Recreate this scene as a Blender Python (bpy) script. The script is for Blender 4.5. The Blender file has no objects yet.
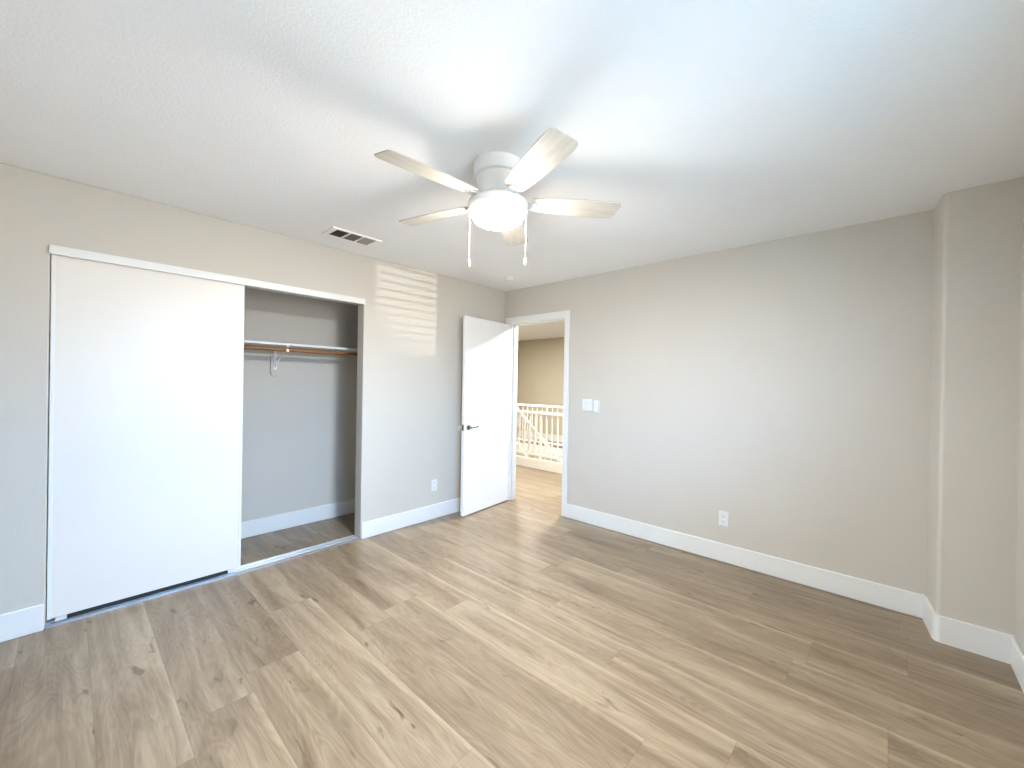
import bpy, bmesh, math, random
from mathutils import Matrix, Vector
random.seed(7)
PI = math.pi
sc = bpy.context.scene
col = sc.collection

# ------------------------------------------------------------------ camera
cam_d = bpy.data.cameras.new('camera')
cam_d.sensor_fit = 'HORIZONTAL'; cam_d.sensor_width = 36.0; cam_d.lens = 408.14 * 36.0 / 1024.0
cam_d.clip_start = 0.02
cam = bpy.data.objects.new('camera', cam_d); col.objects.link(cam)
RT = Vector((0.73623507, 0.67652106, 0.01664881)); UP = Vector((-0.01425227, -0.00909567, 0.99985706)); FW = Vector((-0.67657579, 0.73636712, -0.00294541))
m3 = Matrix((RT, UP, -FW)).transposed()
cam.matrix_world = Matrix.Translation((3.318, -3.4754, 1.3679)) @ m3.to_4x4()
sc.camera = cam

# ------------------------------------------------------------------ exposure, sky, lights
sc.view_settings.view_transform = 'Standard'; sc.view_settings.look = 'None'
sc.view_settings.gamma = 1.0; sc.view_settings.use_curve_mapping = False
sc.view_settings.exposure = 2.55
sc.cycles.use_denoising = True; sc.cycles.use_light_tree = False
sc.cycles.max_bounces = 12; sc.cycles.diffuse_bounces = 8; sc.cycles.transparent_max_bounces = 12
sc.cycles.sample_clamp_indirect = 8.0

SKY = (0.20, 0.53, 1.0); SKY_LOW, SKY_HIGH = 5.2, 23.0
GROUND = (1.0, 0.96, 0.92); GROUND_S = 3.9
FAN_S = 99.0; FAN_C = (0.97, 0.985, 1.0); RIM_C = (1.0, 0.86, 0.64); SIDE = 0.095
HALL_W = 20.0; STAIR_W = 21.0; GLINT_W = 210.0

w = bpy.data.worlds.new('world'); sc.world = w; w.use_nodes = True
nt = w.node_tree; nt.nodes.clear()
tc = nt.nodes.new('ShaderNodeTexCoord'); sx = nt.nodes.new('ShaderNodeSeparateXYZ')
mr = nt.nodes.new('ShaderNodeMapRange'); mr.inputs[1].default_value = -0.04; mr.inputs[2].default_value = 0.04
mx = nt.nodes.new('ShaderNodeMix'); mx.data_type = 'RGBA'
mx.inputs[6].default_value = tuple(c * GROUND_S for c in GROUND) + (1,)
up_ = nt.nodes.new('ShaderNodeMapRange'); up_.inputs[1].default_value = 0.05; up_.inputs[2].default_value = 0.75; up_.inputs[3].default_value = SKY_LOW; up_.inputs[4].default_value = SKY_HIGH
sk = nt.nodes.new('ShaderNodeVectorMath'); sk.operation = 'SCALE'; sk.inputs[0].default_value = SKY
nt.links.new(sx.outputs[2], up_.inputs[0]); nt.links.new(up_.outputs[0], sk.inputs['Scale']); nt.links.new(sk.outputs[0], mx.inputs[7])
bg = nt.nodes.new('ShaderNodeBackground'); wo = nt.nodes.new('ShaderNodeOutputWorld')
nt.links.new(tc.outputs['Generated'], sx.inputs[0]); nt.links.new(sx.outputs[2], mr.inputs[0])
nt.links.new(mr.outputs[0], mx.inputs[0]); nt.links.new(mx.outputs[2], bg.inputs[0]); nt.links.new(bg.outputs[0], wo.inputs[0])

WY0, WY1, WZ0, WZ1 = -3.10, -1.80, 0.92, 2.06      # the window in the right wall
def lamp(name, kind, loc, energy, color=(1, 1, 1), aim=None, **kw):
    d = bpy.data.lights.new(name, kind); d.energy = energy; d.color = color
    for k, v in kw.items(): setattr(d, k, v)
    o = bpy.data.objects.new(name, d); col.objects.link(o); o.location = loc
    if aim is not None:
        o.rotation_euler = (Vector(aim) - Vector(loc)).to_track_quat('-Z', 'Y').to_euler()
    return o
p_ = lamp('window_portal', 'AREA', (4.0, (WY0 + WY1) / 2, (WZ0 + WZ1) / 2), 1.0, aim=(0, (WY0 + WY1) / 2, (WZ0 + WZ1) / 2), shape='RECTANGLE', size=WY1 - WY0, size_y=WZ1 - WZ0)
p_.data.cycles.is_portal = True
# unseen spot lamp standing in for a sun glint up through the blind
gl_ = lamp('glint_spot', 'SPOT', (7.6, -3.0, 1.02), GLINT_W, (1.0, 0.93, 0.82), aim=(0.0, -1.325, 2.02), spot_size=math.radians(10), spot_blend=0.05, shadow_soft_size=0.005)
gl_.data.use_nodes = True                 # mask shapes the spot to the outline of the striped wall patch
gt = gl_.data.node_tree; em = gt.nodes['Emission']
g1 = gt.nodes.new('ShaderNodeTexCoord'); g2 = gt.nodes.new('ShaderNodeSeparateXYZ'); gt.links.new(g1.outputs['Normal'], g2.inputs[0])
def gm(op, a, b=None, c=None):
    n = gt.nodes.new('ShaderNodeMath'); n.operation = op
    for i, x in enumerate((a, b, c)):
        if x is None: continue
        if isinstance(x, (int, float)): n.inputs[i].default_value = x
        else: gt.links.new(x, n.inputs[i])
    return n.outputs[0]
def gstep(v, lo, hi):
    n = gt.nodes.new('ShaderNodeMapRange'); n.interpolation_type = 'SMOOTHSTEP'; n.inputs[1].default_value = lo; n.inputs[2].default_value = hi
    gt.links.new(v, n.inputs[0]); return n.outputs[0]
gz = gm('ABSOLUTE', g2.outputs[2]); gu = gm('DIVIDE', g2.outputs[0], gz); gv = gm('DIVIDE', g2.outputs[1], gz)
mask = gm('MULTIPLY', gstep(gm('SUBTRACT', 0.0415, gm('ABSOLUTE', gu)), 0.0, 0.002), gstep(gm('SUBTRACT', 0.0545, gm('ABSOLUTE', gv)), 0.0, 0.006))
mask = gm('MULTIPLY', mask, gstep(gm('ADD', gv, gm('MULTIPLY', gu, 0.9)), -0.075, 0.0))
gt.links.new(mask, em.inputs['Strength'])
lamp('hall_fill', 'AREA', (0.55, 0.95, 2.42), HALL_W, (1.0, 0.96, 0.89), aim=(0.55, 0.95, 0), shape='DISK', size=0.3)  # added area light to brighten the hall, no fixture behind it
lamp('stair_fill', 'AREA', (-1.9, 2.0, 2.42), STAIR_W, (1.0, 0.96, 0.89), aim=(-1.9, 2.0, 0), shape='DISK', size=0.5)  # added fill for the stairwell side, its source is unseen

# ------------------------------------------------------------------ materials
def srgb(r, g, b):
    f = lambda c: (c / 255 / 12.92) if c / 255 <= 0.04045 else ((c / 255 + 0.055) / 1.055) ** 2.4
    return (f(r), f(g), f(b), 1.0)
def new_mat(name):
    m = bpy.data.materials.new(name); m.use_nodes = True
    t = m.node_tree; b = t.nodes['Principled BSDF']
    return m, t, b
def N(t, kind, **props):
    n = t.nodes.new(kind)
    for k, v in props.items(): setattr(n, k, v)
    return n
def math_n(t, op, a, b=None):
    n = N(t, 'ShaderNodeMath', operation=op)
    for i, x in enumerate((a, b)):
        if x is None: continue
        if isinstance(x, (int, float)): n.inputs[i].default_value = x
        else: t.links.new(x, n.inputs[i])
    return n.outputs[0]
def painted(name, colr, rough=0.6, bump=0.0, scale=140.0, spec=0.4, mottle=0.02):
    """paint with a faint rolled texture"""
    m, t, b = new_mat(name)
    tcn = N(t, 'ShaderNodeTexCoord')
    no = N(t, 'ShaderNodeTexNoise'); no.inputs['Scale'].default_value = 3.0; no.inputs['Detail'].default_value = 3
    t.links.new(tcn.outputs['Object'], no.inputs['Vector'])
    mixn = N(t, 'ShaderNodeMix', data_type='RGBA')
    mixn.inputs[6].default_value = tuple(c * (1 - mottle) for c in colr[:3]) + (1,)
    mixn.inputs[7].default_value = tuple(min(1, c * (1 + mottle)) for c in colr[:3]) + (1,)
    t.links.new(no.outputs[0], mixn.inputs[0]); t.links.new(mixn.outputs[2], b.inputs['Base Color'])
    b.inputs['Roughness'].default_value = rough; b.inputs['Specular IOR Level'].default_value = spec
    if bump:
        n2 = N(t, 'ShaderNodeTexNoise'); n2.inputs['Scale'].default_value = scale; n2.inputs['Detail'].default_value = 4
        t.links.new(tcn.outputs['Object'], n2.inputs['Vector'])
        bp = N(t, 'ShaderNodeBump'); bp.inputs['Strength'].default_value = bump; bp.inputs['Distance'].default_value = 0.004
        t.links.new(n2.outputs[0], bp.inputs['Height']); t.links.new(bp.outputs[0], b.inputs['Normal'])
    return m
def metal(name, colr, rough):
    m, t, b = new_mat(name)
    tcn = N(t, 'ShaderNodeTexCoord'); no = N(t, 'ShaderNodeTexNoise'); no.inputs['Scale'].default_value = 60
    t.links.new(tcn.outputs['Object'], no.inputs['Vector'])
    mrn = N(t, 'ShaderNodeMapRange'); mrn.inputs[3].default_value = rough * 0.85; mrn.inputs[4].default_value = rough * 1.15
    t.links.new(no.outputs[0], mrn.inputs[0]); t.links.new(mrn.outputs[0], b.inputs['Roughness'])
    b.inputs['Base Color'].default_value = colr; b.inputs['Metallic'].default_value = 1.0
    return m
def wood_grain(name, c1, c2, stretch, rough=0.45, contrast=(0.35, 0.7)):
    m, t, b = new_mat(name)
    tcn = N(t, 'ShaderNodeTexCoord'); mp = N(t, 'ShaderNodeMapping'); mp.inputs['Scale'].default_value = stretch
    t.links.new(tcn.outputs['Object'], mp.inputs['Vector'])
    no = N(t, 'ShaderNodeTexNoise'); no.inputs['Scale'].default_value = 1.0; no.inputs['Detail'].default_value = 5; no.inputs['Distortion'].default_value = 0.4
    t.links.new(mp.outputs[0], no.inputs['Vector'])
    cr = N(t, 'ShaderNodeValToRGB'); cr.color_ramp.elements[0].color = c1; cr.color_ramp.elements[1].color = c2
    cr.color_ramp.elements[0].position = contrast[0]; cr.color_ramp.elements[1].position = contrast[1]
    t.links.new(no.outputs[0], cr.inputs[0]); t.links.new(cr.outputs[0], b.inputs['Base Color'])
    b.inputs['Roughness'].default_value = rough
    return m
def plank_floor(name):
    m, t, b = new_mat(name); L = t.links
    tcn = N(t, 'ShaderNodeTexCoord'); sp = N(t, 'ShaderNodeSeparateXYZ'); L.new(tcn.outputs['Object'], sp.inputs[0])
    X, Y = sp.outputs[0], sp.outputs[1]
    yr = math_n(t, 'DIVIDE', math_n(t, 'ADD', Y, 2.195), 0.2397)
    row = math_n(t, 'FLOOR', yr); fy = math_n(t, 'FRACT', yr)
    wn = N(t, 'ShaderNodeTexWhiteNoise', noise_dimensions='1D'); L.new(row, wn.inputs['W'])
    xr = math_n(t, 'ADD', math_n(t, 'DIVIDE', X, 1.52), math_n(t, 'MULTIPLY', wn.outputs['Value'], 7.31))
    pl = math_n(t, 'FLOOR', xr); fx = math_n(t, 'FRACT', xr)
    cv = N(t, 'ShaderNodeCombineXYZ'); L.new(pl, cv.inputs[0]); L.new(row, cv.inputs[1])
    w2 = N(t, 'ShaderNodeTexWhiteNoise', noise_dimensions='3D'); L.new(cv.outputs[0], w2.inputs['Vector'])
    rnd = w2.outputs['Value']
    # per plank shifted coordinate
    off = N(t, 'ShaderNodeVectorMath', operation='SCALE'); L.new(w2.outputs['Color'], off.inputs[0]); off.inputs['Scale'].default_value = 20.0
    ad = N(t, 'ShaderNodeVectorMath', operation='ADD'); L.new(tcn.outputs['Object'], ad.inputs[0]); L.new(off.outputs[0], ad.inputs[1])
    def stretched(sx_, sy_):
        mp = N(t, 'ShaderNodeMapping'); mp.inputs['Scale'].default_value = (sx_, sy_, 1); L.new(ad.outputs[0], mp.inputs['Vector']); return mp.outputs[0]
    def noise(vec, detail, dist=0.0, rough=0.5):
        no = N(t, 'ShaderNodeTexNoise'); no.inputs['Scale'].default_value = 1; no.inputs['Detail'].default_value = detail
        no.inputs['Distortion'].default_value = dist; no.inputs['Roughness'].default_value = rough; L.new(vec, no.inputs['Vector']); return no.outputs[0]
    streak = noise(stretched(1.0, 8.5), 5, 1.2, 0.6)          # broad cloudy streaks along the plank
    grain = noise(stretched(5, 120), 6, 0.3, 0.65)      # fine pores
    fig = noise(stretched(1.1, 7.0), 2, 1.6)            # cathedral figure
    wv = math_n(t, 'SINE', math_n(t, 'MULTIPLY', fig, 75.0))
    knot = noise(stretched(6.0, 17), 3, 0.8)
    tone = math_n(t, 'ADD', math_n(t, 'MULTIPLY', math_n(t, 'SUBTRACT', streak, 0.5), 1.3), math_n(t, 'MULTIPLY', math_n(t, 'SUBTRACT', rnd, 0.5), 0.16))
    tone = math_n(t, 'ADD', tone, math_n(t, 'MULTIPLY', math_n(t, 'SUBTRACT', grain, 0.5), 0.40))
    tone = math_n(t, 'ADD', tone, math_n(t, 'MULTIPLY', wv, 0.06))
    edge = N(t, 'ShaderNodeMapRange'); L.new(math_n(t, 'SUBTRACT', 1.0, fy), edge.inputs[0]); edge.inputs[1].default_value = 0.14; edge.inputs[2].default_value = 0.0; edge.inputs[3].default_value = 0.0; edge.inputs[4].default_value = 0.34   # pale sapwood edge
    tone = math_n(t, 'ADD', tone, math_n(t, 'MULTIPLY', edge.outputs[0], math_n(t, 'GREATER_THAN', rnd, 0.4)))
    tone = math_n(t, 'ADD', tone, 0.5)
    cr = N(t, 'ShaderNodeValToRGB'); L.new(tone, cr.inputs[0])
    e = cr.color_ramp.elements
    e[0].position = 0.10; e[0].color = FLOOR_DARK
    e[1].position = 0.92; e[1].color = FLOOR_LIGHT
    k = e.new(0.45); k.color = FLOOR_MID
    kn = N(t, 'ShaderNodeMapRange'); L.new(knot, kn.inputs[0]); kn.inputs[1].default_value = 0.655; kn.inputs[2].default_value = 0.75
    kn.inputs[3].default_value = 0.0; kn.inputs[4].default_value = 0.75
    mk = N(t, 'ShaderNodeMix', data_type='RGBA'); L.new(kn.outputs[0], mk.inputs[0]); L.new(cr.outputs[0], mk.inputs[6]); mk.inputs[7].default_value = FLOOR_KNOT
    # bevelled seams
    ey = math_n(t, 'MINIMUM', fy, math_n(t, 'SUBTRACT', 1.0, fy)); ex = math_n(t, 'MINIMUM', fx, math_n(t, 'SUBTRACT', 1.0, fx))
    sy_ = math_n(t, 'LESS_THAN', ey, 0.008); sx_ = math_n(t, 'LESS_THAN', ex, 0.0012)
    seam = math_n(t, 'MAXIMUM', sy_, sx_)
    ms = N(t, 'ShaderNodeMix', data_type='RGBA'); L.new(math_n(t, 'MULTIPLY', seam, 0.22), ms.inputs[0]); L.new(mk.outputs[2], ms.inputs[6]); ms.inputs[7].default_value = FLOOR_KNOT
    L.new(ms.outputs[2], b.inputs['Base Color'])
    b.inputs['Roughness'].default_value = 0.36; b.inputs['Specular IOR Level'].default_value = 0.55
    bp = N(t, 'ShaderNodeBump'); bp.inputs['Strength'].default_value = 0.12; bp.inputs['Distance'].default_value = 0.002
    L.new(grain, bp.inputs['Height']); L.new(bp.outputs[0], b.inputs['Normal'])
    return m
FLOOR_DARK = srgb(99, 83, 64); FLOOR_MID = srgb(126, 110, 90); FLOOR_LIGHT = srgb(158, 143, 121); FLOOR_KNOT = srgb(72, 55, 39)

M = {}
M['wall'] = painted('wall_paint', srgb(193, 189, 181), 0.75, 0.35, 150)
M['ceiling'] = painted('ceiling_paint', srgb(237, 239, 241), 0.85, 0.5, 110)
M['hall_wall'] = painted('hall_paint', srgb(190, 182, 163), 0.8, 0.2, 150)
M['trim'] = painted('trim_paint', srgb(218, 220, 220), 0.4)
M['door'] = painted('door_paint', srgb(226, 227, 227), 0.42)
M['closet_door'] = painted('closet_door_laminate', srgb(218, 215, 210), 0.38, 0.03, 60)
M['white_metal'] = painted('white_enamel', srgb(238, 238, 236), 0.35)
M['plastic'] = painted('white_plastic', srgb(214, 215, 217), 0.35)
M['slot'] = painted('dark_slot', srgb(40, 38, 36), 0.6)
M['dark'] = painted('duct_black', srgb(8, 8, 8), 0.9)
M['alu'] = metal('brushed_aluminium', srgb(206, 208, 211), 0.42)
M['chrome'] = metal('satin_nickel', srgb(120, 118, 116), 0.22)
M['blade'] = wood_grain('whitewashed_wood', srgb(180, 175, 166), srgb(198, 193, 184), (5, 60, 5), 0.55)
M['rod'] = wood_grain('varnished_wood_rod', srgb(112, 74, 44), srgb(158, 114, 76), (60, 3, 60), 0.4)
M['floor'] = plank_floor('oak_plank')
M['rail'] = painted('rail_paint', srgb(232, 230, 224), 0.45)
M['blind'] = painted('blind_slats', srgb(190, 178, 160), 0.5)
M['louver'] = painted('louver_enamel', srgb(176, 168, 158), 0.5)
M['arm'] = painted('satin_grey_metal', srgb(196, 199, 203), 0.3, spec=0.8)
M['chain'] = painted('chain_metal', srgb(168, 162, 150), 0.35)
M['lens'] = painted('status_lens', srgb(120, 160, 120), 0.3)
def emitter(name, colr, s):
    m, t, b = new_mat(name); b.inputs['Base Color'].default_value = (0.9, 0.88, 0.84, 1)
    lw = N(t, 'ShaderNodeTexNoise'); lw.inputs['Scale'].default_value = 4.0
    mrn = N(t, 'ShaderNodeMapRange'); mrn.inputs[3].default_value = 0.95 * s; mrn.inputs[4].default_value = 1.05 * s
    t.links.new(lw.outputs[0], mrn.inputs[0])
    tcb = N(t, 'ShaderNodeTexCoord'); spn = N(t, 'ShaderNodeSeparateXYZ'); t.links.new(tcb.outputs['Object'], spn.inputs[0])
    hot = N(t, 'ShaderNodeMapRange'); hot.inputs[1].default_value = 2.160 - 2.44; hot.inputs[2].default_value = 2.190 - 2.44; hot.inputs[3].default_value = 1.0; hot.inputs[4].default_value = SIDE   # sides dimmed so less light reaches the ceiling
    t.links.new(spn.outputs[2], hot.inputs[0])
    t.links.new(math_n(t, 'MULTIPLY', mrn.outputs[0], hot.outputs[0]), b.inputs['Emission Strength'])
    tint = N(t, 'ShaderNodeMix', data_type='RGBA'); tint.inputs[6].default_value = RIM_C + (1,); tint.inputs[7].default_value = tuple(colr) + (1,)
    t.links.new(hot.outputs[0], tint.inputs[0]); t.links.new(tint.outputs[2], b.inputs['Emission Color'])
    b.inputs['Roughness'].default_value = 0.3
    return m
M['bowl'] = emitter('lit_frosted_glass', FAN_C, FAN_S)
def pane_glass():
    m, t, b = new_mat('window_glass'); t.nodes.remove(b)
    tr = N(t, 'ShaderNodeBsdfTransparent'); gl = N(t, 'ShaderNodeBsdfGlossy'); gl.inputs['Roughness'].default_value = 0.02
    ms = N(t, 'ShaderNodeMixShader'); ms.inputs[0].default_value = 0.06
    t.links.new(tr.outputs[0], ms.inputs[1]); t.links.new(gl.outputs[0], ms.inputs[2])
    t.links.new(ms.outputs[0], t.nodes['Material Output'].inputs[0]); return m
M['glass'] = pane_glass()

# ------------------------------------------------------------------ mesh helpers
class MB:
    def __init__(self): self.bm = bmesh.new()
    def box(self, a, b, mat=None):
        x0, y0, z0 = a; x1, y1, z1 = b
        vs = [self.bm.verts.new(v) for v in ((x0, y0, z0), (x1, y0, z0), (x1, y1, z0), (x0, y1, z0), (x0, y0, z1), (x1, y0, z1), (x1, y1, z1), (x0, y1, z1))]
        if mat is not None:
            for v in vs: v.co = mat @ v.co
        for f in ((3, 2, 1, 0), (4, 5, 6, 7), (0, 1, 5, 4), (1, 2, 6, 5), (2, 3, 7, 6), (3, 0, 4, 7)):
            self.bm.faces.new([vs[i] for i in f])
        return self
    def prism(self, pts, d0, d1, axis='z', mat=None):
        """extrude a 2D outline along an axis"""
        def P(u, v, d):
            p = {'z': (u, v, d), 'y': (u, d, v), 'x': (d, u, v)}[axis]
            p = Vector(p); return mat @ p if mat is not None else p
        lo = [self.bm.verts.new(P(u, v, d0)) for u, v in pts]; hi = [self.bm.verts.new(P(u, v, d1)) for u, v in pts]
        n = len(pts)
        self.bm.faces.new(lo[::-1]); self.bm.faces.new(hi)
        for i in range(n): self.bm.faces.new((lo[i], lo[(i + 1) % n], hi[(i + 1) % n], hi[i]))
        return self
    def lathe(self, prof, cx=0, cy=0, seg=48, mat=None):
        rings = []
        for r, z in prof:
            if r < 1e-6: rings.append([self.bm.verts.new((cx, cy, z))])
            else: rings.append([self.bm.verts.new((cx + r * math.cos(2 * PI * k / seg), cy + r * math.sin(2 * PI * k / seg), z)) for k in range(seg)])
        for a, b in zip(rings, rings[1:]):
            for k in range(seg):
                k2 = (k + 1) % seg
                q = [a[k % len(a)], a[k2 % len(a)], b[k2 % len(b)], b[k % len(b)]]
                q = [v for i, v in enumerate(q) if v not in q[:i]]
                if len(q) >= 3: self.bm.faces.new(q)
        if mat is not None:
            for r in rings:
                for v in r: v.co = mat @ v.co
        return self
    def tube(self, pts, r, seg=12):
        pts = [Vector(p) for p in pts]; rings = []
        for i, p in enumerate(pts):
            d = (pts[min(i + 1, len(pts) - 1)] - pts[max(i - 1, 0)]).normalized()
            a = d.cross(Vector((0, 0, 1)));
            if a.length < 1e-3: a = d.cross(Vector((0, 1, 0)))
            a.normalize(); b = d.cross(a)
            rings.append([self.bm.verts.new(p + a * r * math.cos(2 * PI * k / seg) + b * r * math.sin(2 * PI * k / seg)) for k in range(seg)])
        for A, B in zip(rings, rings[1:]):
            for k in range(seg): self.bm.faces.new((A[k], A[(k + 1) % seg], B[(k + 1) % seg], B[k]))
        self.bm.faces.new(rings[0][::-1]); self.bm.faces.new(rings[-1])
        return self
    def build(self, name, mat, parent=None, bevel=0.0, smooth=False, seg=2):
        bmesh.ops.recalc_face_normals(self.bm, faces=self.bm.faces)
        me = bpy.data.meshes.new(name); self.bm.to_mesh(me); self.bm.free()
        me.materials.append(mat)
        if smooth:
            for p in me.polygons: p.use_smooth = True
            try: me.set_sharp_from_angle(angle=math.radians(38))
            except Exception: pass
        o = bpy.data.objects.new(name, me); col.objects.link(o)
        if parent is not None: o.parent = parent
        if bevel:
            bv = o.modifiers.new('edge', 'BEVEL'); bv.width = bevel; bv.segments = seg; bv.limit_method = 'ANGLE'; bv.angle_limit = math.radians(40)
        return o
def tag(o, label, cat, group=None, kind=None):
    if label: o['label'] = label
    if cat: o['category'] = cat
    if group: o['group'] = group
    if kind: o['kind'] = kind
    return o
def structure(o): o['kind'] = 'structure'; return o
def empty(name, loc=(0, 0, 0), rz=0.0):
    o = bpy.data.objects.new(name, None); col.objects.link(o); o.location = loc; o.rotation_euler = (0, 0, rz); o.empty_display_size = 0.1
    return o

H = 2.44
XR = 3.806               # right wall
YF = -4.10               # wall behind the camera
YC0, YC1 = -3.5455, -1.76  # closet opening
BB = 0.142               # baseboard height

# ------------------------------------------------------------------ the shell
structure(MB().box((-3.9, YF - 0.2, -0.05), (4.3, 1.64, 0)).build('floor', M['floor']))
structure(MB().box((-3.9, YF - 0.2, H), (4.3, 4.6, H + 0.1)).build('ceiling', M['ceiling']))
b = MB().prism([(YF, 0), (YC0, 0), (YC0, 2.04), (YC1, 2.04), (YC1, 0), (0, 0), (0, H), (YF, H)], -0.11, 0, 'x')
structure(b.build('wall_left', M['wall'], bevel=0.006))
b = MB()
b.box((-3.9, 0, 0), (0.088, 0.11, H)).box((0.867, 0, 0), (4.0, 0.11, H)).box((0.088, 0, 2.067), (0.867, 0.11, H))
structure(b.build('wall_back', M['wall']))
# bumped-out end of the back wall, rounded vertical corner
r = 0.022; xa, xb, yb = 3.506, 3.532, -0.2552
pts = [(xa, 0.0)] + [(xb + r - r * math.cos(t), yb + r - r * math.sin(t)) for t in [k * PI / 16 for k in range(9)]] + [(XR + 0.1, yb), (XR + 0.1, 0.0)]
structure(MB().prism(pts, 0, H).build('wall_bump', M['wall'], smooth=True))
b = MB()
b.box((XR, YF, 0), (XR + 0.15, WY0, H)).box((XR, WY1, 0), (XR + 0.15, 0, H)).box((XR, WY0, 0), (XR + 0.15, WY1, WZ0)).box((XR, WY0, WZ1), (XR + 0.15, WY1, H))
structure(b.build('wall_right', M['wall']))
structure(MB().box((-1.0, YF - 0.12, 0), (XR + 0.15, YF, H)).build('wall_front', M['wall']))
# closet inside
b = MB(); b.box((-0.80, -3.95, 0), (-0.72, -1.20, H)).box((-0.72, -3.95, 0), (-0.11, -3.80, H)).box((-0.72, -1.38, 0), (-0.11, -1.20, H))
structure(b.build('wall_closet', M['wall']))
# hall and stairwell
structure(MB().box((-3.72, 4.30, -2.6), (4.3, 4.42, H)).build('wall_hall_back', M['hall_wall']))
structure(MB().box((-3.84, 0.11, -2.6), (-3.60, 4.42, H)).build('wall_hall_left', M['hall_wall']))
structure(MB().box((3.9, 0.11, -2.6), (4.1, 4.3, H)).build('wall_hall_right', M['hall_wall']))
structure(MB().box((-3.6, 2.80, -0.05), (3.9, 4.30, 0)).build('floor_landing', M['floor']))
structure(MB().box((-3.6, 1.64, -2.65), (3.9, 2.80, -2.6)).build('floor_lower', M['floor']))
b = MB(); b.box((-3.6, 1.56, -2.6), (3.9, 1.64, -0.05)).box((-3.6, 2.72, -2.6), (3.9, 2.80, -0.05))
structure(b.build('wall_stairwell', M['hall_wall']))

# ------------------------------------------------------------------ baseboards and trim
def base(name, a, bb, mat='trim'):
    return structure(MB().box(a, bb).build(name, M[mat], bevel=0.005))
T = 0.014
base('baseboard_left', (0, YF, 0), (T, YC0 - 0.006, BB)); base('baseboard_left_far', (0, YC1 + 0.004, 0), (T, 0, BB))
base('baseboard_back', (0.920, -T, 0), (3.511, 0, BB))
r2 = r + T
pts = [(xa - T, 0.0)] + [(xb + r - r2 * math.cos(t), yb + r - r2 * math.sin(t)) for t in [k * PI / 16 for k in range(9)]] + [(XR, yb - T), (XR, yb + 0.01), (xb + 0.04, yb + 0.01), (xa + 0.01, 0)]
structure(MB().prism(pts, 0, BB).build('baseboard_bump', M['trim']))
base('baseboard_right', (XR - T, YF, 0), (XR, yb - T, BB)); base('baseboard_front', (0, YF, 0), (XR, YF + T, BB))
base('baseboard_closet', (-0.72, -3.80, 0), (-0.72 + T, -1.38, BB)); base('baseboard_closet_side', (-0.72, -1.38 - T, 0), (-0.11, -1.38, BB))
base('baseboard_hall', (-3.6, 4.30 - T, 0), (3.9, 4.30, BB + 0.02))
# door casing and jambs, one piece
b = MB()
CT = 0.016
b.box((0.020, -CT, 0), (0.090, 0, 2.1206)).box((0.865, -CT, 0), (0.9215, 0, 2.1206)).box((0.090, -CT, 2.058), (0.865, 0, 2.1206))
b.box((0.088, -0.004, 0), (0.102, 0.118, 2.056)).box((0.852, -0.004, 0), (0.867, 0.118, 2.056)).box((0.088, -0.004, 2.044), (0.867, 0.118, 2.067))
b.box((0.102, 0.045, 0), (0.113, 0.075, 2.044)).box((0.841, 0.045, 0), (0.852, 0.075, 2.044)).box((0.102, 0.045, 2.033), (0.852, 0.075, 2.044))
structure(b.build('trim_1', M['trim'], bevel=0.002))
# closet header board and side strip
structure(MB().box((0.0005, YC0 - 0.004, 2.018), (0.018, YC1 + 0.002, 2.0655)).box((-0.11, YC0, 2.026), (0.0005, YC1, 2.040)).build('trim_2', M['trim'], bevel=0.0015))
# floor curbs of the stairwell
structure(MB().box((-3.6, 1.60, 0), (3.9, 1.68, 0.148)).build('trim_3', M['rail'], bevel=0.003))
structure(MB().box((-3.6, 2.76, 0), (3.9, 2.82, 0.148)).build('trim_4', M['rail'], bevel=0.003))

# ------------------------------------------------------------------ the window beside the camera
wn = MB()
for a, bb in (((XR + 0.05, WY0, WZ0), (XR + 0.11, WY0 + 0.05, WZ1)), ((XR + 0.05, WY1 - 0.05, WZ0), (XR + 0.11, WY1, WZ1)), ((XR + 0.05, WY0, WZ0), (XR + 0.11, WY1, WZ0 + 0.05)), ((XR + 0.05, WY0, WZ1 - 0.05), (XR + 0.11, WY1, WZ1))): wn.box(a, bb)
win = structure(wn.build('window_1', M['trim'], bevel=0.003))
MB().box((XR + 0.078, WY0 + 0.04, WZ0 + 0.04), (XR + 0.082, WY1 - 0.04, WZ1 - 0.04)).build('window_pane', M['glass'], win)
MB().box((XR - 0.02, WY0 - 0.02, WZ0 - 0.02), (XR + 0.05, WY1 + 0.02, WZ0)).build('window_sill', M['trim'], win, bevel=0.003)
b = MB(); z = WZ0 + 0.03
b.box((XR + 0.0, WY0 + 0.01, WZ1 - 0.045), (XR + 0.045, WY1 - 0.01, WZ1))
while z < WZ1 - 0.05:
    b.box((XR + 0.002, WY0 + 0.012, z), (XR + 0.042, WY1 - 0.012, z + 0.003)); z += 0.036
for yy in (WY0 + 0.2, -2.165, WY1 - 0.2): b.box((XR + 0.021, yy - 0.002, WZ0 + 0.03), (XR + 0.023, yy + 0.002, WZ1 - 0.03))
b.build('window_blind', M['blind'], win)

# ------------------------------------------------------------------ hinged door, standing open
DL, DTK, DH = 0.758, 0.035, 2.036
hinge = Vector((0.104, -0.020, 0)); latch_dir = Vector((0.194 - 0.104, -0.795 + 0.020, 0)); dang = math.atan2(latch_dir.y, latch_dir.x)
door = empty('door_1', (hinge.x, hinge.y, 0.012), dang); tag(door, 'white flat slab door standing open in the far corner with a lever handle', 'door', kind='structure')
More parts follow.
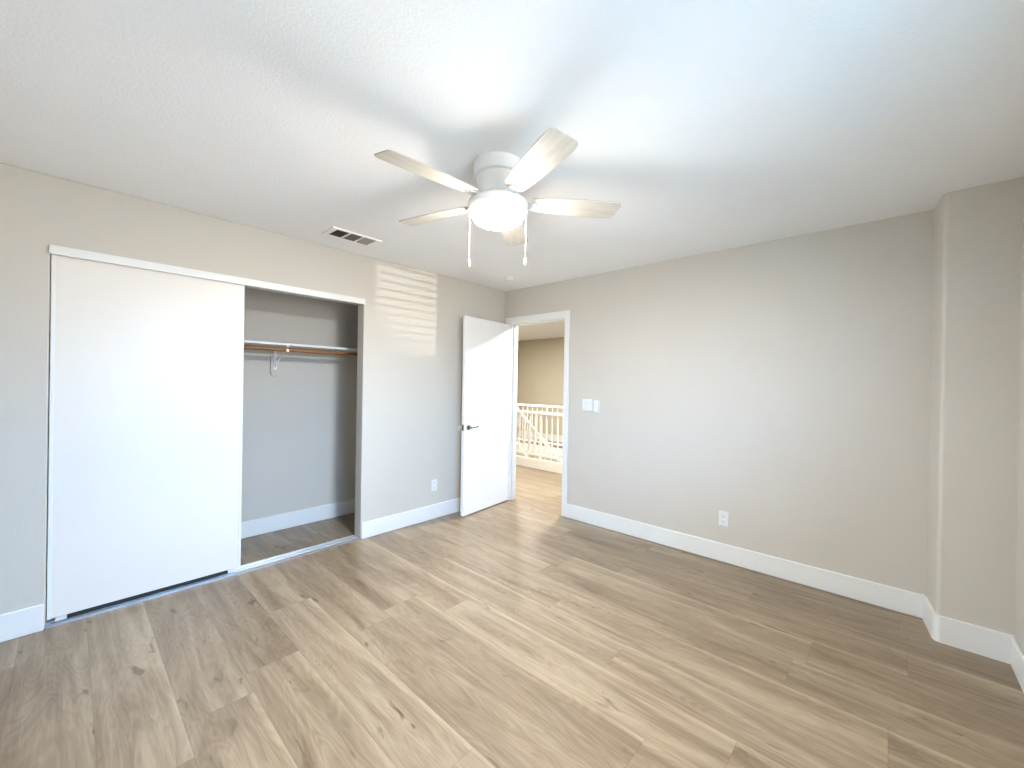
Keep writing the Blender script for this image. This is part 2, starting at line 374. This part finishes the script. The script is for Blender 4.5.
# local: +x runs from hinge to latch, +y is the side the camera sees (towards +x of the room)
MB().box((0, -DTK, 0), (DL, 0, DH - 0.012)).build('door_leaf', M['door'], door, bevel=0.0015)
zh = 0.895
def lever(side):
    o = MB()
    s = side; y0 = 0.0 if s > 0 else -DTK
    rot = Matrix.Translation((DL - 0.062, y0, zh)) @ Matrix.Rotation(-s * PI / 2, 4, 'X')
    o.lathe([(0, 0), (0.027, 0), (0.027, 0.006), (0.023, 0.010), (0.0, 0.010)], mat=rot, seg=28)
    o.lathe([(0.0, 0.008), (0.011, 0.008), (0.010, 0.048), (0.0, 0.050)], mat=rot, seg=20)
    y1 = y0 + s * 0.046
    o.tube([(DL - 0.058, y1, zh), (DL - 0.085, y1 + s * 0.003, zh + 0.001), (DL - 0.12, y1 + s * 0.002, zh + 0.002), (DL - 0.165, y1 - s * 0.004, zh + 0.004), (DL - 0.175, y1 - s * 0.008, zh + 0.004)], 0.0085, 14)
    h = o.build('lever_handle', M['chrome'], door, smooth=True); h['label'] = 'satin nickel lever handle'
    return h
lever(1); lever(-1)
lp = MB().box((DL - 0.0005, -DTK + 0.005, zh - 0.03), (DL + 0.0015, -0.005, zh + 0.03)).build('latch_plate', M['chrome'], door, bevel=0.0005); lp['label'] = 'nickel latch plate on the door edge'
MB().lathe([(0, 0), (0.008, 0), (0.006, 0.008), (0, 0.009)], mat=Matrix.Translation((DL + 0.001, -DTK / 2, zh)) @ Matrix.Rotation(PI / 2, 4, 'Y'), seg=14).build('latch_bolt', M['chrome'], lp, smooth=True)
for z in (0.22, 1.02, 1.80):
    MB().lathe([(0, z - 0.045), (0.007, z - 0.045), (0.007, z + 0.045), (0, z + 0.045)], cx=-0.006, cy=-0.002, seg=14).build('hinge', M['trim'], door, smooth=True)

# ------------------------------------------------------------------ closet sliding doors
def slider(name, y0, y1, x0, x1, label):
    z0, z1 = 0.040, 2.024
    d = MB().box((x0 + 0.001, y0 + 0.014, z0 + 0.003), (x1 - 0.003, y1 - 0.014, z1 - 0.003)).build(name, M['closet_door']); tag(d, label, 'sliding door', kind='structure')
    for (a, c) in ((y0, y0 + 0.016), (y1 - 0.016, y1)):
        MB().box((x0, a, z0), (x1, c, z1)).build('edge_stile', M['trim'], d, bevel=0.002)
    ds = MB().box((x0 + 0.004, y0 + 0.075, 0.019), (x1 - 0.003, y1 - 0.075, z0 + 0.001)).build('gap_shade', M['slot'], d); ds['label'] = 'dark strip standing in for the shaded gap under the sliding panel'  # strip coloured dark to stand in for shade in the floor gap
    for yy in (y0 + 0.03, y1 - 0.075):
        MB().box((x0 + 0.006, yy, 0.016), (x1 - 0.006, yy + 0.045, z0)).build('roller_guide', M['plastic'], d, bevel=0.002)
    return d
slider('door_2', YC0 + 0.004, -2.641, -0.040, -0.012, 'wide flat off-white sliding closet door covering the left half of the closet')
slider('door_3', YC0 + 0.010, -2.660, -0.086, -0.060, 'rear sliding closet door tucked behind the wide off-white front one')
tk = MB().box((-0.104, YC0 + 0.001, 0), (-0.002, YC1 - 0.001, 0.004))
for x in (-0.104, -0.054, -0.008): tk.box((x, YC0 + 0.001, 0.004), (x + 0.006, YC1 - 0.001, 0.015))
structure(tag(tk.build('trim_5', M['alu']), 'aluminium floor track of the sliding closet doors', 'track'))

# ------------------------------------------------------------------ closet fittings
CB = -0.72
SZ = 1.660   # shelf front edge, middle height
cl = MB().box((CB, -3.80, SZ - 0.097), (CB + 0.018, -1.38, SZ - 0.010))
tag(cl.build('shelf_cleat', M['wall'], bevel=0.002), 'wall-coloured board fixed along the closet back wall under the shelf', 'shelf support')
tag(MB().box((CB, -3.80, SZ - 0.010), (-0.40, -1.38, SZ + 0.009)).build('closet_shelf', M['trim'], bevel=0.002), 'long white shelf high inside the open closet above the wooden rod', 'shelf')
tag(MB().tube([(-0.425, -3.80, SZ - 0.044), (-0.425, -1.382, SZ - 0.044)], 0.0175, 20).build('hanging_rod', M['rod'], smooth=True), 'brown varnished wooden hanging rod under the white closet shelf', 'rod')
bk = empty('shelf_bracket', (CB, -2.225, 0)); tag(bk, 'white metal shelf and rod bracket on the closet back wall', 'bracket')
wpts = [(-0.036, SZ - 0.010), (-0.036, 1.425)] + [(-0.036 + 0.036 * (1 - math.cos(t)), 1.425 - 0.036 * math.sin(t)) for t in [k * PI / 12 for k in range(1, 12)]] + [(0.036, 1.425), (0.036, SZ - 0.010)]
wpts2 = [(y, z - 0.0) for y, z in wpts]
MB().prism([(y, z if z < 1.43 else SZ - 0.0985) for y, z in wpts2], 0.0, 0.018, 'x').build('wall_plate', M['wall'], bk, bevel=0.002)
MB().box((0.0186, -0.012, 1.452), (0.022, 0.012, SZ - 0.012)).build('upright', M['white_metal'], bk)
MB().box((0.0186, -0.012, SZ - 0.0145), (0.325, 0.012, SZ - 0.0102)).box((0.321, -0.012, SZ - 0.020), (0.325, 0.012, SZ + 0.004)).build('arm', M['white_metal'], bk)
MB().tube([(0.020, 0, 1.470), (0.11, 0, 1.535), (0.20, 0, 1.600), (0.285, 0, SZ - 0.016)], 0.006, 10).build('brace', M['white_metal'], bk, smooth=True)
hk = [(0.295 + 0.0215 * math.cos(t), 0, SZ - 0.044 + 0.0215 * math.sin(t)) for t in [PI * (1.0 + k / 12) for k in range(13)]]
MB().tube([(0.2735, 0, SZ - 0.013)] + hk + [(0.317, 0, SZ - 0.040), (0.320, 0, SZ - 0.034)], 0.0032, 8).box((0.312, -0.010, SZ - 0.062), (0.322, 0.010, SZ - 0.040)).build('rod_hook', M['white_metal'], bk, smooth=True)

# ------------------------------------------------------------------ wall devices
def plate(name, loc, rz, w_, h_, label, cat, group=None):
    e = empty(name, loc, rz); tag(e, label, cat, group)
    MB().box((-w_ / 2, -0.006, -h_ / 2), (w_ / 2, 0, h_ / 2)).build('cover_plate', M['plastic'], e, bevel=0.003)
    return e
# local frame: face looks towards -y
s1 = plate('light_switch', (1.1435, 0, 1.160), 0, 0.120, 0.120, 'white two-gang rocker light switch on the back wall nearest the doorway', 'switch')
for dx in (-0.024, 0.024):
    MB().box((dx - 0.0165, -0.010, -0.034), (dx + 0.0165, -0.005, 0.034), Matrix.Rotation(0.03, 4, 'X')).build('rocker', M['plastic'], s1, bevel=0.002)
s2 = empty('fan_remote', (1.251, 0, 1.152)); tag(s2, 'narrow white fan remote in its wall holder beside the light switch', 'remote')
MB().box((-0.034, -0.010, -0.066), (0.034, 0, 0.060)).build('holder', M['plastic'], s2, bevel=0.004)
MB().box((-0.027, -0.026, -0.054), (0.027, -0.008, 0.064)).build('handset', M['plastic'], s2, bevel=0.004)
def outlet(loc, rz, label):
    e = plate('wall_outlet', loc, rz, 0.071, 0.115, label, 'outlet')
    for dz in (-0.021, 0.021):
        rec = MB().prism([(0.0165 * math.cos(t), dz + max(-0.0145, min(0.0145, 0.0175 * math.sin(t)))) for t in [k * PI / 12 for k in range(24)]], -0.009, -0.005, 'y').build('receptacle', M['plastic'], e)
        MB().box((-0.0075, -0.0094, dz - 0.002), (-0.0055, -0.0085, dz + 0.008)).box((0.0055, -0.0094, dz - 0.001), (0.0075, -0.0085, dz + 0.007)).box((-0.002, -0.0094, dz - 0.010), (0.002, -0.0085, dz - 0.006)).build('slots', M['slot'], rec)
    MB().lathe([(0, 0.0055), (0.003, 0.0055), (0.003, 0.0075), (0, 0.008)], mat=Matrix.Rotation(PI / 2, 4, 'X'), seg=12).build('screw', M['white_metal'], e)
    return e
outlet((2.395, 0, 0.335), 0, 'white duplex wall outlet low on the long back wall')
outlet((0, -0.990, 0.332), PI / 2, 'white duplex wall outlet between the closet and the open door')
bmpr = MB().lathe([(0, 0), (0.030, 0), (0.030, 0.004), (0.024, 0.010), (0.010, 0.013), (0, 0.013)], mat=Matrix.Translation((0, -0.658, 0.880)) @ Matrix.Rotation(PI / 2, 4, 'Y'), seg=28).build('door_bumper', M['plastic'], smooth=True)
tag(bmpr, 'round white door bumper on the wall behind the lever handle', 'door bumper')

# ------------------------------------------------------------------ ceiling vent and smoke detector
vent = empty('ceiling_vent', (0.358, -2.045, H)); tag(vent, 'white rectangular ceiling air vent with three louvred sections', 'vent')
VX, VY = 0.098, 0.185
b = MB()
for a, c in (((-VX, -VY), (-VX + 0.016, VY)), ((VX - 0.016, -VY), (VX, VY)), ((-VX + 0.016, -VY), (VX - 0.016, -VY + 0.034)), ((-VX + 0.016, VY - 0.034), (VX - 0.016, VY)), ((-VX + 0.016, -0.0555), (VX - 0.016, -0.0455)), ((-VX + 0.016, 0.0455), (VX - 0.016, 0.0555))):
    b.box((a[0], a[1], -0.010), (c[0], c[1], 0))
b.build('vent_frame', M['white_metal'], vent)
MB().box((-VX + 0.01, -VY + 0.01, -0.001), (VX - 0.01, VY - 0.01, 0.0)).build('duct', M['dark'], vent)
for (y0, y1, ang) in ((-VY + 0.034, -0.0555, -0.55), (-0.0455, 0.0455, 0.15), (0.0555, VY - 0.034, 0.75)):
    n = 6; hh = 0.0056 if ang > 0.5 else 0.0036
    for k in range(n):
        yy = y0 + (k + 0.5) * (y1 - y0) / n
        mt = Matrix.Translation((0, yy, -0.0055)) @ Matrix.Rotation(ang, 4, 'X')
        MB().box((-VX + 0.022, -0.0004, -hh), (VX - 0.022, 0.0004, hh), mt).build('louver', M['louver'], vent)
sd = empty('smoke_detector', (0.455, -0.425, H)); tag(sd, 'small round white smoke detector on the ceiling near the corner', 'smoke detector')
MB().lathe([(0, 0), (0.058, 0), (0.058, -0.010), (0, -0.010)], seg=40).build('base', M['plastic'], sd, smooth=True)
MB().lathe([(0, -0.008), (0.049, -0.008), (0.051, -0.018), (0.047, -0.030), (0.036, -0.036), (0, -0.037)], seg=40).build('cover', M['plastic'], sd, smooth=True)
MB().lathe([(0, -0.036), (0.004, -0.036), (0.004, -0.039), (0, -0.039)], cx=0.02, cy=-0.02, seg=12).build('status_light', M['lens'], sd)

# ------------------------------------------------------------------ ceiling fan
FX, FY = 1.892, -2.047
fan = empty('ceiling_fan', (FX, FY, H)); tag(fan, 'white five-blade flush ceiling fan with a glowing glass bowl light', 'ceiling fan')
Z = lambda z: z - H
MB().lathe([(0, 0), (0.121, 0), (0.123, Z(2.432)), (0.123, Z(2.388)), (0.119, Z(2.376)), (0.104, Z(2.372)), (0, Z(2.372))], seg=64).build('canopy', M['white_metal'], fan, smooth=True)
MB().lathe([(0, Z(2.373)), (0.105, Z(2.373)), (0.106, Z(2.366)), (0.103, Z(2.352)), (0.090, Z(2.312)), (0.080, Z(2.292)), (0.084, Z(2.288)), (0.084, Z(2.280)), (0.074, Z(2.276)), (0.074, Z(2.246)), (0, Z(2.246))], seg=64).build('motor_housing', M['white_metal'], fan, smooth=True)
MB().lathe([(0, Z(2.263)), (0.085, Z(2.263)), (0.128, Z(2.260)), (0.142, Z(2.253)), (0.148, Z(2.243)), (0.148, Z(2.231)), (0.144, Z(2.228)), (0.144, Z(2.222)), (0.147, Z(2.219)), (0.147, Z(2.211)), (0.142, Z(2.206)), (0.133, Z(2.206)), (0.130, Z(2.213)), (0, Z(2.214))], seg=72).build('light_fitter', M['white_metal'], fan, smooth=True)
bowl = MB().lathe([(0.0, Z(2.212)), (0.128, Z(2.212)), (0.1295, Z(2.204)), (0.128, Z(2.186)), (0.118, Z(2.168)), (0.099, Z(2.155)), (0.064, Z(2.148)), (0.0, Z(2.146))], seg=64).build('glass_bowl', M['bowl'], fan, smooth=True); bowl['label'] = 'lit frosted glass bowl'
PH = 1.50198 + PI; ZB = 2.258
def blade_outline():
    pts = []
    xs = [0.165, 0.20, 0.28, 0.38, 0.48, 0.57]
    hw = [0.047, 0.053, 0.060, 0.066, 0.068, 0.067]
    top = list(zip(xs, hw)); top += [(0.597, 0.062), (0.609, 0.050)]
    bot = [(0.618, -0.046), (0.610, -0.060), (0.590, -0.066)] + [(x, -h) for x, h in list(zip(xs, hw))[::-1][1:]]
    return top + bot
proto_parts = []
for k in range(5):
    a = PH + k * 2 * PI / 5
    pitch = Matrix.Rotation(math.radians(-11), 4, 'X')
    if k == 0:
        bl = MB().prism(blade_outline(), -0.003, 0.003, 'z', pitch).build('blade', M['blade'], fan, bevel=0.0015)
        arm = MB()
        arm.prism([(0.070, -0.022), (0.140, -0.022), (0.165, -0.026), (0.186, -0.024), (0.196, -0.012), (0.196, 0.012), (0.186, 0.024), (0.165, 0.026), (0.140, 0.022), (0.070, 0.022)], -0.0085, -0.0032, 'z', pitch)
        arm = arm.build('blade_arm', M['arm'], bl, bevel=0.001)
        arm['label'] = 'silvery metal blade arm'
        proto = (bl, arm)
    else:
        bl = proto[0].copy(); col.objects.link(bl); bl.parent = fan
        arm = proto[1].copy(); col.objects.link(arm); arm.parent = bl
    bl.location = (0, 0, Z(ZB)); bl.rotation_euler = (0, 0, a)
for s, ln in ((-1, 0.286), (1, 0.272)):
    px = RT.x * s * 0.139; py = RT.y * s * 0.139
    zt = Z(2.222)
    b = MB(); b.tube([(px, py, zt), (px, py, zt - ln + 0.036)], 0.0009, 8)
    z = zt - 0.004
    while z > zt - ln + 0.038:
        b.lathe([(0, z + 0.0016), (0.0015, z), (0, z - 0.0016)], cx=px, cy=py, seg=8); z -= 0.0062
    ch = b.build('pull_chain', M['chain'], fan, smooth=True)
    MB().lathe([(0, zt - ln + 0.040), (0.003, zt - ln + 0.038), (0.0055, zt - ln + 0.030), (0.0060, zt - ln + 0.006), (0.004, zt - ln), (0, zt - ln)], cx=px, cy=py, seg=16).build('chain_pull', M['chain'], ch, smooth=True)

# ------------------------------------------------------------------ railings beyond the doorway
def railing(name, y, x0, x1, xs, post_x, label, ztop=0.912, zbot=0.222, zb=0.148):
    e = empty(name, ((x0 + x1) / 2, y, zb)); tag(e, label, 'railing'); ox = (x0 + x1) / 2
    MB().box((x0 - ox, -0.028, ztop - 0.042 - zb), (x1 - ox, 0.028, ztop - zb)).build('top_rail', M['rail'], e, bevel=0.006)
    MB().box((x0 - ox, -0.018, zbot - 0.018 - zb), (x1 - ox, 0.018, zbot + 0.014 - zb)).build('bottom_rail', M['rail'], e, bevel=0.003)
    for x in xs: MB().box((x - ox - 0.0085, -0.0085, zbot - zb), (x - ox + 0.0085, 0.0085, ztop - 0.03 - zb)).build('baluster', M['rail'], e)
    for x in post_x: MB().box((x - ox - 0.016, -0.016, 0), (x - ox + 0.016, 0.016, ztop - 0.02 - zb)).build('post', M['rail'], e, bevel=0.002)
    return e
railing('landing_railing', 1.64, -2.4, 0.9, [-0.74 + 0.1125 * k for k in range(-13, 15) if k != 0], (-2.05, -0.74, 0.56), 'white hall railing nearest the doorway standing on a white curb')
railing('stairwell_railing', 2.79, -3.2, 0.3, [-1.50 + 0.125 * k for k in range(-13, 14) if k not in (-8, 0, 8)], (-2.5, -1.50, -0.5), 'white railing on the far side of the stairwell', ztop=0.945)
# sloping stair railing in the well
e = empty('stair_railing', (-0.874, 1.78, 0)); tag(e, 'white sloping stair rail descending behind the near railing', 'railing')
sl = -0.83
def slope_bar(x0, x1, zc, hh, ww):
    b = MB(); b.prism([(x0, zc + sl * x0 - hh), (x1, zc + sl * x1 - hh), (x1, zc + sl * x1 + hh), (x0, zc + sl * x0 + hh)], -ww, ww, 'y'); return b
slope_bar(-1.3, 1.4, 0.494, 0.026, 0.022).build('handrail', M['rail'], e)
slope_bar(-1.3, 1.4, -0.10, 0.020, 0.016).build('lower_rail', M['rail'], e)
for k in range(-10, 12):
    x = k * 0.12
    MB().box((x - 0.008, -0.008, -0.10 + sl * x), (x + 0.008, 0.008, 0.494 + sl * x)).build('baluster', M['rail'], e)
for x in (-1.28, 1.36): MB().box((x - 0.02, -0.02, -0.62 + sl * x - (0.6 if x > 0 else 0)), (x + 0.02, 0.02, 0.50 + sl * x)).build('newel_post', M['rail'], e)
